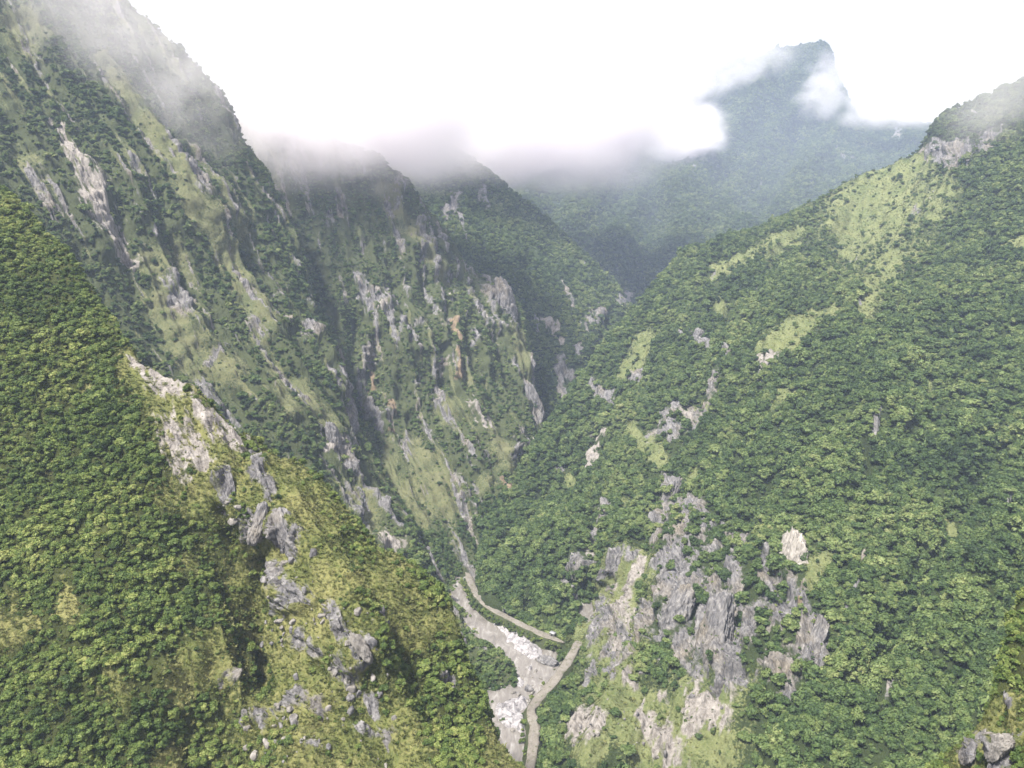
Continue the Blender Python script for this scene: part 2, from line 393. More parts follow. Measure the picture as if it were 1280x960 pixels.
wall_a = build_layer("gorge_wall", "steep left gorge wall with a grassy streak and cloud veil",
    [(-200, -420, 900), (60, -150, 850), (165, 2, 850), (200, 34, 858), (240, 72, 870), (270, 103, 882), (285, 132, 890), (300, 172, 900), (318, 196, 898), (332, 210, 894), (350, 252, 882), (372, 312, 862), (395, 382, 832), (418, 442, 808), (435, 500, 790), (452, 548, 772), (480, 602, 746),
     (520, 657, 715), (542, 706, 694), (556, 740, 674), (582, 777, 634), (616, 808, 600), (643, 844, 560), (646, 870, H0(870, -6)), (648, 945, H0(945, -16))],
    [(165, 440, 640), (60, 280, 660), (0, 150, 700), (0, 0, 765), (-150, 0, 740), (-150, 300, 600), (300, 540, 640), (400, 600, 655), (470, 690, 635), (540, 780, 590), (580, 800, 590), (604, 848, 538), (612, 882, H0(882, -2)), (630, 912, H0(912, -8)), (560, 900, 500), (330, 400, 742), (250, 250, 762), (100, 150, 745), (150, 300, 690), (230, 400, 690), (400, 500, 720), (300, 300, 800)],
    [(-200, 560), (0, 520), (300, 720), (650, 1000)], M_WALL, 2.0, [(170, 150), (330, 430)],
    dict(grass=[[(128, 70, 7), (160, 130, 9), (200, 190, 10), (240, 262, 10), (275, 320, 9), (310, 380, 9), (335, 425, 9)], [(200, 365, 11), (220, 420, 13), (250, 452, 22), (285, 470, 16)], [(368, 488, 8), (400, 535, 9)], [(30, 35, 22), (55, 40, 10)], [(180, 320, 7), (195, 350, 7)], [(340, 470, 8), (360, 520, 8)], [(300, 350, 6), (330, 400, 8)], [(440, 620, 8), (465, 665, 8)], [(530, 690, 8), (560, 730, 6)], [(270, 250, 5), (300, 300, 6)]],
         pale=[[(75, 170, 5), (92, 200, 9), (115, 235, 14), (140, 280, 15), (155, 305, 11), (168, 328, 7)], [(474, 675, 6), (488, 688, 7)], [(60, 155, 4)], [(395, 565, 4), (410, 575, 5)]],
         rock=[[(235, 208, 7), (246, 238, 9)], [(215, 345, 8), (228, 390, 8)], [(398, 545, 6), (418, 575, 9), (430, 595, 5)], [(425, 470, 7), (438, 530, 8), (446, 560, 5)], [(515, 690, 7), (535, 715, 6)], [(380, 420, 6), (383, 410, 6)], [(190, 290, 5)], [(265, 455, 5), (278, 440, 5)], [(340, 490, 4)], [(575, 715, 4), (582, 730, 4)], [(345, 370, 5)]]),
    [(-10, [[(145, 255, 12), (165, 320, 10)]]), (9, [[(128, 70, 10), (200, 185, 14), (275, 315, 14), (335, 420, 12)]]), (-9, [[(300, 300, 14), (345, 390, 14)], [(365, 420, 10), (400, 500, 10)]]), (-10, [[(190, 250, 14), (235, 360, 14)]])],
    dict(amp=(16, 8, 8), scale=0.85), dict(grass=(0.575, 1.0, 0.6), rock=(0.60, 1.0, 0.3), ls=6, lz=90, lp=60, warp=9))

wall_b = build_layer("rocky_gorge_wall", "craggy middle gorge wall streaked with ochre and grey rock under the cloud",
    [(230, 120, 1060), (335, 160, 1050), (400, 170, 1030), (470, 190, 1012), (500, 222, 1010), (530, 258, 1015), (560, 291, 1022), (578, 326, 1035), (600, 342, 1046), (620, 353, 1055), (640, 372, 1060), (650, 402, 1046), (658, 440, 1022), (666, 476, 995), (672, 500, 985), (677, 530, 970), (684, 570, 930), (700, 622, 880), (712, 668, 840)],
    [(300, 300, 960), (400, 350, 925), (440, 500, 850), (480, 590, 806), (540, 670, 755), (590, 722, 700), (620, 700, 726), (560, 600, 792), (500, 560, 846), (520, 440, 902), (560, 490, 905), (600, 450, 945), (590, 520, 868), (620, 560, 852), (650, 600, 845), (600, 640, 772), (460, 400, 895), (560, 390, 960), (490, 300, 965), (640, 700, 715), (560, 740, 690)],
    [(230, 380), (400, 620), (540, 780), (712, 790)], M_WALL, 2.0, [(480, 300), (590, 650)],
    dict(rock=[[(448, 345, 7), (455, 362, 6)], [(470, 365, 6), (482, 385, 8)], [(490, 360, 5), (495, 375, 5)], [(468, 430, 7), (470, 452, 6)], [(505, 395, 6), (503, 412, 5)], [(546, 455, 5), (549, 492, 5), (553, 505, 4)], [(525, 405, 5)], [(568, 330, 4), (570, 345, 4)], [(612, 365, 8), (622, 390, 8), (632, 400, 6)], [(585, 410, 5), (588, 430, 6)], [(658, 492, 7), (664, 515, 7), (668, 530, 5)], [(508, 555, 8), (512, 575, 8)], [(645, 545, 7), (655, 560, 8)], [(635, 570, 7)], [(560, 345, 4)], [(605, 650, 6), (612, 680, 6)], [(580, 615, 3), (581, 625, 4)], [(420, 440, 6), (430, 470, 6)], [(520, 480, 5)], [(540, 330, 5)]],
         pale=[[(588, 513, 7), (602, 528, 7), (608, 540, 5)], [(476, 379, 4), (479, 388, 3)], [(549, 468, 3), (550, 488, 3)], [(561, 368, 3)], [(662, 548, 3)], [(450, 350, 3)]],
         ochre=[[(469, 462, 3.5), (471, 480, 4.5)], [(489, 508, 3.5), (491, 520, 3)], [(425, 462, 3), (430, 480, 3)], [(562, 405, 2), (567, 440, 2.5), (573, 485, 3)], [(620, 605, 3), (626, 618, 3), (628, 634, 2)], [(487, 540, 4)], [(510, 560, 4)]],
         grass=[[(515, 560, 12), (545, 600, 22), (560, 640, 18)], [(500, 620, 12), (530, 670, 10)], [(636, 425, 9), (650, 455, 9), (655, 475, 6)], [(610, 540, 8), (625, 585, 8)], [(480, 230, 9), (520, 300, 8), (555, 350, 5)], [(440, 560, 10)], [(600, 610, 10)], [(560, 520, 12)], [(480, 560, 8), (500, 640, 8)]]),
    [(-14, [[(470, 480, 12), (475, 420, 10)]]), (-14, [[(552, 480, 8), (550, 440, 6)]]), (9, [[(566, 400, 6), (572, 490, 8)]]), (-10, [[(677, 515, 7)]]), (9, [[(660, 505, 8)]]), (-16, [[(440, 400, 14), (450, 520, 14)]]), (8, [[(478, 380, 8)]])],
    dict(amp=(20, 11, 11), scale=0.9), dict(grass=(0.585, 1.0, 0.5), rock=(0.57, 1.0, 0.5), ls=7, lz=100, lp=60, warp=8))

ridge_c = build_layer("dark_ridge", "dark wooded ridge running into the cloud at the gorge head",
    [(340, 60, 1560), (480, 135, 1540), (560, 180, 1510), (600, 205, 1500), (620, 221, 1500), (650, 244, 1500), (680, 272, 1490), (720, 311, 1475), (745, 336, 1465), (775, 364, 1452), (790, 386, 1440), (800, 420, 1400), (815, 480, 1300)],
    [(560, 280, 1320), (640, 372, 1240), (700, 490, 1130), (740, 450, 1200), (690, 400, 1260), (760, 420, 1270), (640, 300, 1360), (450, 200, 1400), (720, 540, 1080), (600, 450, 1120)],
    [(340, 420), (815, 640)], M_FAR, 2.4, [(640, 250), (720, 470)],
    dict(pale=[[(676, 398, 5), (688, 404, 6), (694, 412, 5)], [(705, 420, 3), (706, 428, 3)]], rock=[[(700, 462, 8), (712, 472, 6)], [(748, 398, 9), (735, 410, 8)], [(565, 250, 6), (572, 240, 5)], [(610, 235, 5), (618, 245, 5)], [(780, 372, 5)], [(722, 440, 6)], [(708, 500, 8), (700, 480, 6)]], ochre=[], grass=[]),
    [(8, [[(690, 400, 8)]]), (-18, [[(660, 330, 14), (700, 430, 12)]]), (-14, [[(760, 400, 8), (740, 470, 10)]])],
    dict(amp=(24, 9, 7), scale=1.3), dict(grass=(0.72, 0.5, 1.0), rock=(0.66, 1.0, 0.4), ls=16, lz=120, lp=80, warp=8))

far_hill = build_layer("mountain", "blue hazy wooded mountain with its peak in the cloud",
    [(420, 190, 2700), (640, 190, 2800), (760, 178, 3000), (800, 150, 3080), (850, 108, 3150), (900, 82, 3200), (950, 66, 3250), (1000, 56, 3250), (1030, 55, 3250), (1042, 72, 3250), (1050, 105, 3230), (1062, 126, 3200), (1110, 148, 3150), (1180, 162, 3050), (1290, 165, 2950), (1450, 220, 2850)],
    [(640, 240, 2250), (790, 380, 1850), (860, 310, 1980), (1000, 240, 2300), (1180, 175, 2900), (700, 290, 2150), (720, 260, 2300), (800, 250, 2420), (760, 320, 2020), (900, 180, 2750), (940, 120, 2980), (880, 240, 2350), (1080, 200, 2650), (950, 400, 1700), (1200, 350, 1900), (500, 350, 1900), (800, 450, 1650)],
    [(420, 420), (800, 480), (1450, 440)], M_FAR, 2.6, [(960, 80), (880, 230)],
    dict(rock=[[(1045, 188, 5), (1060, 205, 5)], [(975, 290, 5)], [(870, 232, 4)], [(1120, 165, 5)], [(1068, 195, 3)]], pale=[[(786, 366, 5), (783, 378, 4)], [(1060, 206, 3)]], grass=[]),
    [(45, [[(950, 110, 26), (890, 180, 28), (850, 240, 30)]]), (-50, [[(890, 140, 22), (830, 200, 24)]]), (60, [[(760, 210, 22), (720, 280, 24)]]), (-60, [[(820, 270, 22), (790, 350, 14)]]), (-60, [[(1000, 160, 20), (940, 250, 22)]]), (40, [[(1050, 150, 16), (1000, 225, 18)]])],
    dict(amp=(40, 16, 8), scale=2.4), dict(grass=(0.9, 0.3, 1.0), rock=(0.72, 1.0, 0.4), ls=30, lz=200, lp=150, warp=8))

hill = build_layer("hillside", "broad green right mountainside with grassy ridge and grey crags",
    [(594, 775, H0(775, -20)), (597, 748, H0(748, -4)), (599, 724, 702), (604, 690, 722), (616, 650, 768), (635, 612, 815), (655, 582, 850), (672, 556, 872), (700, 512, 920), (730, 470, 985), (760, 430, 1040), (790, 394, 1085), (815, 362, 1115), (840, 335, 1138), (862, 314, 1150), (900, 301, 1162), (950, 284, 1180), (1000, 263, 1195), (1040, 241, 1205), (1080, 214, 1205), (1120, 203, 1185), (1150, 186, 1170), (1165, 163, 1165), (1180, 147, 1155), (1220, 131, 1140), (1250, 116, 1120), (1280, 101, 1100), (1350, 70, 1060), (1480, 20, 980)],
    [(1280, 300, 830), (1280, 500, 640), (1280, 700, 490), (1280, 960, 345), (1450, 300, 760), (1450, 960, 320), (1450, 600, 520), (850, 960, 434), (1000, 960, 395), (1130, 900, 395), (850, 800, 512), (770, 800, 562), (760, 700, 622), (850, 650, 640), (920, 800, 490), (1000, 700, 535), (1000, 500, 700), (1000, 350, 930), (1100, 600, 590), (1150, 400, 760), (800, 600, 750), (880, 500, 800), (740, 640, 735), (735, 720, 655), (733, 775, 628),
     (690, 700, 672), (680, 640, 765), (640, 720, 680), (608, 752, H0(752, 7)), (627, 764, H0(764, 7)), (660, 783, H0(783, 6)), (700, 802, H0(802, 6)), (738, 786, H0(786, 16)), (722, 822, H0(822, 9)), (697, 858, H0(858, 7)), (676, 885, H0(885, 6)), (674, 915, H0(915, 6)), (671, 945, H0(945, 6)), (660, 830, H0(830, -26)), (620, 800, H0(800, -24)), (640, 800, H0(800, -16)),
     (640, 880, H0(880, -20)), (655, 940, H0(940, -14)), (780, 450, 1005), (870, 400, 980), (1080, 300, 1060), (720, 560, 880), (790, 900, 466), (660, 1000, H0(1000, -10)), (800, 1020, 432)],
    [(594, 830), (620, 900), (640, 1020), (1480, 1020)], M_SLOPE, 1.8, [(930, 440), (830, 650)],
    dict(rockzone=[[(840, 690, 26), (845, 780, 34)], [(905, 760, 38), (905, 850, 34)], [(975, 740, 24), (1005, 820, 34), (985, 870, 18)], [(770, 800, 36)], [(860, 640, 24), (890, 680, 24)], [(860, 520, 20), (835, 545, 14)], [(725, 715, 16)], [(1200, 188, 16), (1160, 190, 10)], [(840, 610, 16)]], grass=[[(1150, 205, 14), (1100, 240, 26), (1050, 270, 30), (1100, 300, 40), (1130, 260, 30)], [(1180, 240, 16), (1150, 280, 14)], [(1100, 350, 18), (1085, 395, 8)], [(1020, 395, 10), (985, 430, 14), (960, 440, 12)], [(895, 335, 8), (930, 320, 8), (1000, 290, 8)], [(1040, 395, 10)], [(790, 730, 30), (770, 800, 40)], [(760, 860, 28), (800, 920, 44)], [(880, 900, 48), (860, 960, 50)], [(740, 940, 26)], [(820, 570, 10), (790, 540, 8)], [(870, 590, 8)], [(1010, 740, 8), (1030, 700, 8)], [(1190, 640, 6)], [(810, 420, 8), (780, 470, 8)], [(710, 600, 6)], [(900, 380, 8)], [(1050, 790, 10)]],
         rock=[[(1163, 190, 10), (1195, 195, 13), (1235, 180, 10), (1250, 165, 6)], [(865, 422, 6), (880, 426, 7)], [(903, 436, 5), (912, 440, 4)], [(890, 470, 8), (876, 510, 9), (850, 530, 12), (824, 548, 10)], [(835, 600, 8), (828, 625, 9), (818, 652, 8)], [(850, 600, 6), (845, 640, 6)], [(858, 660, 8), (845, 690, 10), (830, 720, 8)], [(790, 700, 8), (760, 720, 6)], [(770, 770, 22), (775, 800, 22), (780, 830, 16), (775, 855, 14)], [(850, 680, 16), (840, 740, 18), (850, 790, 20)], [(890, 740, 20), (905, 800, 32), (905, 845, 28)], [(945, 790, 18), (960, 760, 14)], [(930, 690, 12), (900, 660, 10)], [(880, 640, 8), (860, 620, 8)], [(1015, 805, 18), (1000, 850, 14)], [(975, 840, 14)], [(815, 800, 12), (820, 760, 10)],
               [(840, 770, 12), (855, 800, 14), (860, 830, 8)], [(850, 720, 10), (870, 700, 8)], [(890, 750, 14), (900, 790, 24), (905, 840, 22), (895, 862, 10)], [(935, 780, 12), (945, 810, 8)], [(925, 730, 9), (915, 715, 8)], [(960, 700, 9), (965, 725, 8)], [(990, 820, 10), (975, 850, 8)], [(1025, 800, 10), (1020, 830, 9), (1010, 850, 6)], [(720, 700, 8), (705, 730, 6), (715, 745, 8)], [(735, 840, 5), (738, 800, 5)], [(755, 640, 8), (745, 665, 8)], [(740, 545, 6)], [(760, 500, 8), (740, 480, 6)], [(985, 880, 7), (1000, 870, 6)], [(1000, 745, 8), (1005, 770, 9)], [(1265, 625, 5), (1250, 650, 4)], [(800, 470, 6)], [(700, 590, 4)], [(1060, 770, 5)]],
         pale=[[(720, 900, 14), (742, 922, 14)], [(800, 905, 14), (830, 925, 20)], [(880, 885, 22), (905, 900, 18)], [(850, 945, 18)], [(790, 860, 10)], [(745, 770, 5)], [(775, 735, 8)], [(965, 452, 8), (950, 475, 8)], [(755, 535, 4), (742, 560, 5), (730, 582, 4)], [(800, 705, 5), (790, 750, 9), (800, 790, 8)], [(765, 800, 6)], [(900, 890, 10), (870, 920, 12)], [(840, 930, 10)], [(725, 905, 10), (715, 925, 6)], [(730, 690, 4)], [(855, 515, 5)], [(830, 880, 8)], [(780, 770, 6)]],
         ochre=[[(1000, 765, 3)]]),
    [(-14, [[(735, 770, 9), (738, 700, 9), (745, 650, 8)]]), (10, [[(905, 780, 18), (905, 835, 16)]]), (-12, [[(918, 856, 9), (930, 850, 6)]]), (-9, [[(900, 872, 8)], [(1000, 712, 6)]]), (8, [[(830, 620, 10)]]), (8, [[(782, 780, 22)]]), (-8, [[(825, 740, 6), (822, 800, 6)]]), (-12, [[(955, 700, 8), (990, 760, 8)]]),
     (-16, [[(1000, 560, 16), (930, 650, 12)]]), (10, [[(1130, 480, 30), (1030, 620, 26)]]), (-18, [[(1240, 560, 20), (1130, 760, 20), (1060, 860, 16)]]), (16, [[(1260, 680, 26), (1180, 830, 20)]]), (-14, [[(900, 400, 14), (860, 520, 12)]])],
    dict(amp=(12, 6, 9), scale=0.95), dict(grass=(0.66, 0.5, 1.0), rock=(0.70, 1.0, 0.6), ls=11, lz=80, lp=60, warp=9))

near_bank = build_layer("grassy_bank", "grassy bank with grey rocks at the lower right corner",
    [(1100, 1050, 205), (1150, 985, 202), (1172, 955, 200), (1206, 925, 198), (1230, 897, 198), (1252, 832, 202), (1263, 788, 206), (1280, 752, 210), (1330, 690, 215), (1420, 610, 220), (1620, 480, 230), (1900, 330, 245)],
    [(1280, 900, 185), (1280, 1000, 170), (1400, 900, 170), (1400, 1040, 150), (1180, 1040, 185), (1800, 900, 175)],
    [(1100, 1075), (1300, 1120), (1900, 1150)], M_SPUR, 1.8, [(1290, 760), (1200, 960)],
    dict(grass=[[(1225, 955, 30), (1262, 880, 16)], [(1285, 920, 20)]], rock=[[(1210, 940, 12), (1225, 925, 8)], [(1270, 940, 16), (1262, 970, 16)], [(1268, 880, 6)], [(1255, 870, 5)]], pale=[[(1272, 945, 6)]]),
    [(4, [[(1265, 945, 16)], [(1214, 935, 11)]])], dict(amp=(4, 2.5, 2.5), scale=0.45), dict(grass=(0.60, 0.4, 1.0), rock=(0.9, 0, 1), ls=4, lz=20, lp=14, warp=8), back=0.4)
LAYERS = [spur, wall_a, wall_b, ridge_c, far_hill, hill, near_bank]

# ------------------------------------------------------------------ ground sheet, river bed, river, roads
g = 3900.0
me = mesh_from_arrays("ground", np.array([[-g, -600, -60], [g, -600, -60], [g, g, -60], [-g, g, -60]]), np.array([[0, 1, 2, 3]]), [M_FAR], smooth=False)
tag(obj("ground", me), "dark wooded ground under the mountains", None, None, "structure")

def flat_grid(u0, u1, v0, v1, step, z):
    us = np.arange(u0, u1 + step, step); vs = np.arange(v0, v1 + step, step)
    U, V = np.meshgrid(us, vs); return U, V, place(U, V, dist_at_height(V, z))
U, V, P = flat_grid(500, 800, 690, 1080, 1.4, 0.0)
slab = [[(584, 722, 7), (590, 734, 6), (598, 750, 6), (610, 766, 6), (620, 778, 6)], [(628, 782, 6), (640, 790, 9), (655, 803, 13), (668, 815, 10)], [(636, 800, 5)], [(640, 898, 15), (628, 888, 9), (652, 880, 8)], [(655, 862, 5), (648, 848, 5)], [(650, 910, 6)], [(662, 835, 3)]]
q = stroke_mask(U + 8 * (fbm(P / 9, 2) - .5), V + 8 * (fbm(P / 9 + 4, 2) - .5), slab)
sl = np.clip(1.3 - q, 0, 1)
rk = fbm(P / np.array([9, 14, 9]), 4, 0.6, True) - 0.45
P[..., 2] = -1.0 + 1.6 * sl + sl * rk * 7.0 + 0.7 * (fbm(P / 3, 3) - .5) + 2.2 * np.clip(fbm(P / 12 + 9, 3) - 0.6, 0, 1)
M_BED = bpy.data.materials.new("marble_bed"); t = NT(M_BED)
pos = t.n("ShaderNodeNewGeometry").outputs["Position"]
nn = t.noise(pos, 0.28, 6, 0.7, 0.6)
c = t.ramp(nn, [(0.30, (0.04, 0.038, 0.04)), (0.41, (0.15, 0.143, 0.15)), (0.53, (0.29, 0.277, 0.287)), (0.75, (0.43, 0.415, 0.425))])
t.surface(c, 0.8, nn, 1.2, 0.8)
R, C = P.shape[:2]; idx = np.arange(R * C).reshape(R, C)
FQ = np.stack([idx[:-1, :-1], idx[1:, :-1], idx[1:, 1:], idx[:-1, 1:]], -1).reshape(-1, 4)
tag(obj("river_bed", mesh_from_arrays("river_bed", P.reshape(-1, 3), FQ, [M_BED])), "pale marble slabs and gravel of the river bed", None, None, "structure")

M_WATER = bpy.data.materials.new("silty_water"); t = NT(M_WATER)
pos = t.n("ShaderNodeNewGeometry").outputs["Position"]
nw = t.noise(t.scaled(pos, (1, 0.35, 1)), 0.22, 4, 0.6, 1.0)
c = t.ramp(nw, [(0.3, (0.11, 0.10, 0.09)), (0.55, (0.18, 0.167, 0.155)), (0.72, (0.29, 0.28, 0.27))])
t.surface(c, 0.25, t.noise(pos, 1.2, 3, 0.6), 0.25, 0.4, 0.5)
U, V, P = flat_grid(500, 800, 690, 1080, 6, 0.25)
P[..., 2] += 0.12 * (fbm(P / 6, 2) - .5)
R, C = P.shape[:2]; idx = np.arange(R * C).reshape(R, C)
FQ = np.stack([idx[:-1, :-1], idx[1:, :-1], idx[1:, 1:], idx[:-1, 1:]], -1).reshape(-1, 4)
tag(obj("river", mesh_from_arrays("river", P.reshape(-1, 3), FQ, [M_WATER])), "milky silty river in the gorge bottom", None, None, "structure")

M_ROAD = bpy.data.materials.new("gravel_road"); t = NT(M_ROAD)
pos = t.n("ShaderNodeNewGeometry").outputs["Position"]
n1 = t.noise(pos, 0.9, 4, 0.6); n2 = t.noise(pos, 0.08, 3, 0.6)
c = t.ramp(t.math('ADD', t.math('MULTIPLY', n1, .5), t.math('MULTIPLY', n2, .5)), [(0.3, (0.10, 0.09, 0.078)), (0.5, (0.165, 0.15, 0.132)), (0.7, (0.235, 0.218, 0.20))])
c = t.mix(t.sstep(0.52, 0.66, t.noise(pos, 0.35, 5, 0.7)), c, rgba(0.085, 0.088, 0.05))
t.surface(c, 0.95, n1, 0.3, 0.5)

def catmull(pts, n=10):
    pts = np.asarray(pts, float); Q = np.vstack([2 * pts[0] - pts[1], pts, 2 * pts[-1] - pts[-2]]); out = []
    for i in range(1, len(Q) - 2):
        for s in np.linspace(0, 1, n, endpoint=False):
            a, b, c2, d = Q[i - 1:i + 3]
            out.append(0.5 * (2 * b + (c2 - a) * s + (2 * a - 5 * b + 4 * c2 - d) * s * s + (3 * b - a - 3 * c2 + d) * s ** 3))
    return np.array(out + [pts[-1]])

def road(name, label, px, halfw, z):
    ctr = catmull([place(u, v, dist_at_height(v, zz)) for (u, v), zz in zip(px, z)], 12)
    tan = np.gradient(ctr, axis=0); tan[:, 2] = 0; tan /= np.linalg.norm(tan, axis=1, keepdims=True)
    nrm = np.stack([-tan[:, 1], tan[:, 0], 0 * tan[:, 0]], 1)
    prof = [(-halfw - 5.6, -11), (-halfw - 2.8, -4.6), (-halfw - 0.8, -0.5), (-halfw, 0.0), (-halfw * .55, 0.04), (-halfw * .3, -0.06), (0, 0.06), (halfw * .3, -0.06), (halfw * .55, 0.04), (halfw, 0.0), (halfw + .8, -0.5), (halfw + 2.8, -4.6), (halfw + 5.6, -11)]
    rowsv = []; ends = np.minimum(1, 0.25 + np.minimum(np.arange(len(ctr)), np.arange(len(ctr))[::-1]) / 10.0)[:, None]
    for k, (o, dz) in enumerate(prof):
        wob = (fbm(ctr / 7 + o, 3) - .5)[:, None]
        edge = 2.6 if abs(o) >= halfw else 0.3
        p = ctr + nrm * (o * ends + edge * wob * np.sign(o)); p[:, 2] += dz + (0.9 * wob[:, 0] if abs(dz) > 1 else 0)
        rowsv.append(p)
    A = np.array(rowsv); R, C = A.shape[:2]; idx = np.arange(R * C).reshape(R, C)
    FQ = np.stack([idx[:-1, :-1], idx[:-1, 1:], idx[1:, 1:], idx[1:, :-1]], -1)
    mi = np.zeros(FQ.shape[:2], int); mi[:2] = 1; mi[-2:] = 1
    o = obj(name, mesh_from_arrays(name, A.reshape(-1, 3), FQ.reshape(-1, 4), [M_ROAD, M_WALL], mat_idx=mi.ravel()))
    tag(o, label, None, None, "structure"); return ctr, nrm
road_up, nrm_up = road("gravel_road", "pale gravel track along the foot of the wooded slope above the river",
    [(583, 712), (588, 726), (596, 742), (608, 755), (625, 766), (648, 778), (676, 791), (706, 803)], 2.3, [5, 6, 7, 8, 8, 8, 8, 8])
road_low, nrm_low = road("river_road", "pale gravel road bending along the right river bank",
    [(734, 783), (729, 794), (718, 812), (703, 836), (686, 858), (670, 876), (664, 888), (668, 905), (667, 928), (664, 948), (658, 985), (650, 1040)], 2.5, [13, 11, 9, 8, 7, 6, 6, 6, 6, 6, 6, 6])

# ------------------------------------------------------------------ plant prototypes
def lumpy_crown(seed, nl, per, leaf, flat=1.0, spread=0.62, lift=0.55, core=True):
    """crown of leaf clumps: many small bent faces over several lumps; unit radius, base at z=0"""
    r = np.random.default_rng(seed); Vs, Fs = [], []; nvt = 0
    cen = [np.array([0, 0, lift + 0.35 * flat])]; rad = [0.5]
    for i in range(nl):
        a = i * 2.4 + r.random(); el = r.random()
        rr = spread * (0.55 + 0.45 * r.random()) * (1 - 0.45 * el)
        cen.append(np.array([rr * math.cos(a), rr * math.sin(a), lift + (el * 0.75 - 0.12) * flat])); rad.append(0.2 + 0.24 * r.random())
    for c0, rd in zip(cen, rad):
        n = int(per * (rd / 0.4) ** 2)
        d = r.normal(size=(n, 3)); d[:, 2] = np.where(d[:, 2] < -0.3, -d[:, 2] * 0.6, d[:, 2]); d /= np.linalg.norm(d, axis=1, keepdims=True)
        pc = c0 + d * rd * (0.8 + 0.3 * r.random((n, 1))) * np.array([1, 1, 0.8])
        nr = d + 0.75 * r.normal(size=(n, 3)) + np.array([0, 0, 0.35]); nr /= np.linalg.norm(nr, axis=1, keepdims=True)
        t1 = np.cross(nr, r.normal(size=(n, 3))); t1 /= np.linalg.norm(t1, axis=1, keepdims=True); t2 = np.cross(nr, t1)
        sz = leaf * (0.6 + 0.8 * r.random((n, 1)))
        q = np.stack([pc - t1 * sz, pc - t2 * sz * .55 + nr * sz * .18, pc + t1 * sz - nr * sz * .2, pc + t2 * sz * .55 + nr * sz * .18], 1)
        Vs.append(q.reshape(-1, 3)); Fs.append(np.arange(n * 4).reshape(n, 4) + nvt); nvt += n * 4
        if core:                                               # inner twig mass that closes the lump
            m = 8; th = np.linspace(0, 2 * np.pi, m, endpoint=False); ph = np.linspace(0.25, np.pi - 0.25, 5)
            TH, PH = np.meshgrid(th, ph); jit = 0.68 + 0.16 * r.random(TH.shape)
            sp = np.stack([np.cos(TH) * np.sin(PH), np.sin(TH) * np.sin(PH), np.cos(PH) * .8], -1) * (rd * jit)[..., None] + c0
            ii = np.arange(5 * m).reshape(5, m)
            Fq = np.stack([ii[:-1], np.roll(ii, -1, 1)[:-1], np.roll(ii, -1, 1)[1:], ii[1:]], -1).reshape(-1, 4)
            Vs.append(sp.reshape(-1, 3)); Fs.append(Fq + nvt); nvt += 5 * m
    return np.vstack(Vs), np.vstack(Fs)

def trunk_mesh(name, seed, top, r0, limbs):
    r = np.random.default_rng(seed); Vs, Fs, nvt = [], [], 0
    def tube(pts, rads, m=6):
        nonlocal nvt
        pts = np.array(pts); rr = []
        for p, ra in zip(pts, rads):
            a = np.linspace(0, 2 * np.pi, m, endpoint=False); rr.append(p + np.stack([np.cos(a) * ra, np.sin(a) * ra, 0 * a], -1))
        A = np.array(rr).reshape(-1, 3); ii = np.arange(len(pts) * m).reshape(-1, m)
        Fs.append(np.stack([ii[:-1], np.roll(ii, -1, 1)[:-1], np.roll(ii, -1, 1)[1:], ii[1:]], -1).reshape(-1, 4) + nvt); Vs.append(A); nvt += len(A)
    l1 = r.normal(size=2) * 0.05
    tube([(0, 0, -0.5), (0, 0, 0.1), (l1[0], l1[1], top * .6), (l1[0] * 2, l1[1] * 2, top)], [r0 * 1.3, r0, r0 * .7, r0 * .35])
    for k in range(limbs):
        a = k * 2.3 + r.random(); z0 = top * (0.4 + 0.4 * r.random()); L = 0.35 + .25 * r.random()
        tube([(l1[0], l1[1], z0), (L * .5 * math.cos(a), L * .5 * math.sin(a), z0 + .16), (L * math.cos(a), L * math.sin(a), z0 + .38)], [r0 * .5, r0 * .35, r0 * .15], 5)
    return mesh_from_arrays(name, np.vstack(Vs), np.vstack(Fs), [M_BARK])

TREE_CROWNS, SHRUB_CROWNS = [], []
for k, (nl, fl, sp, li) in enumerate([(9, 1.0, .72, .5), (13, .75, .85, .45), (7, 1.35, .58, .6), (11, .9, .78, .45), (6, .8, .8, .4)]):
    Vc, Fc = lumpy_crown(40 + k, nl, 70, 0.13, fl, sp, li)
    TREE_CROWNS.append(mesh_from_arrays("tree_crown", Vc, Fc, [M_TREE], smooth=False))
for k, (nl, fl, sp, li) in enumerate([(8, .75, .72, .3), (6, 1.0, .55, .36), (11, .6, .85, .26), (5, .7, .75, .25)]):
    Vc, Fc = lumpy_crown(70 + k, nl, 70, 0.125, fl, sp, li)
    SHRUB_CROWNS.append(mesh_from_arrays("shrub_crown", Vc, Fc, [M_SHRUB], smooth=False))
TREE_TRUNK = [trunk_mesh("tree_trunk", 5 + k, 0.95, 0.055, 5) for k in range(2)]
SHRUB_TRUNK = [trunk_mesh("shrub_stem", 15 + k, 0.5, 0.035, 4) for k in range(2)]
def tuft_mesh(seed):
    r = np.random.default_rng(seed); Vs, Fs = [], []
    for k in range(26):
        a = r.random() * 6.28; b = np.array([math.cos(a), math.sin(a), 0]) * r.random() * .75; L = 0.45 + .5 * r.random(); ln = np.array([math.cos(a), math.sin(a), 0]) * (.25 + .4 * r.random()) + r.normal(size=3) * .1
        w = np.array([-math.sin(a), math.cos(a), 0]) * 0.11
        Vs += [b - w, b + w, b + w * .7 + ln * .6 + [0, 0, L * .75], b + ln * 1.2 + [0, 0, L * .8]]; n = k * 4; Fs.append((n, n + 1, n + 2, n + 3))
    return mesh_from_arrays("grass_tuft", np.array(Vs), np.array(Fs), [M_TUFT], smooth=False)

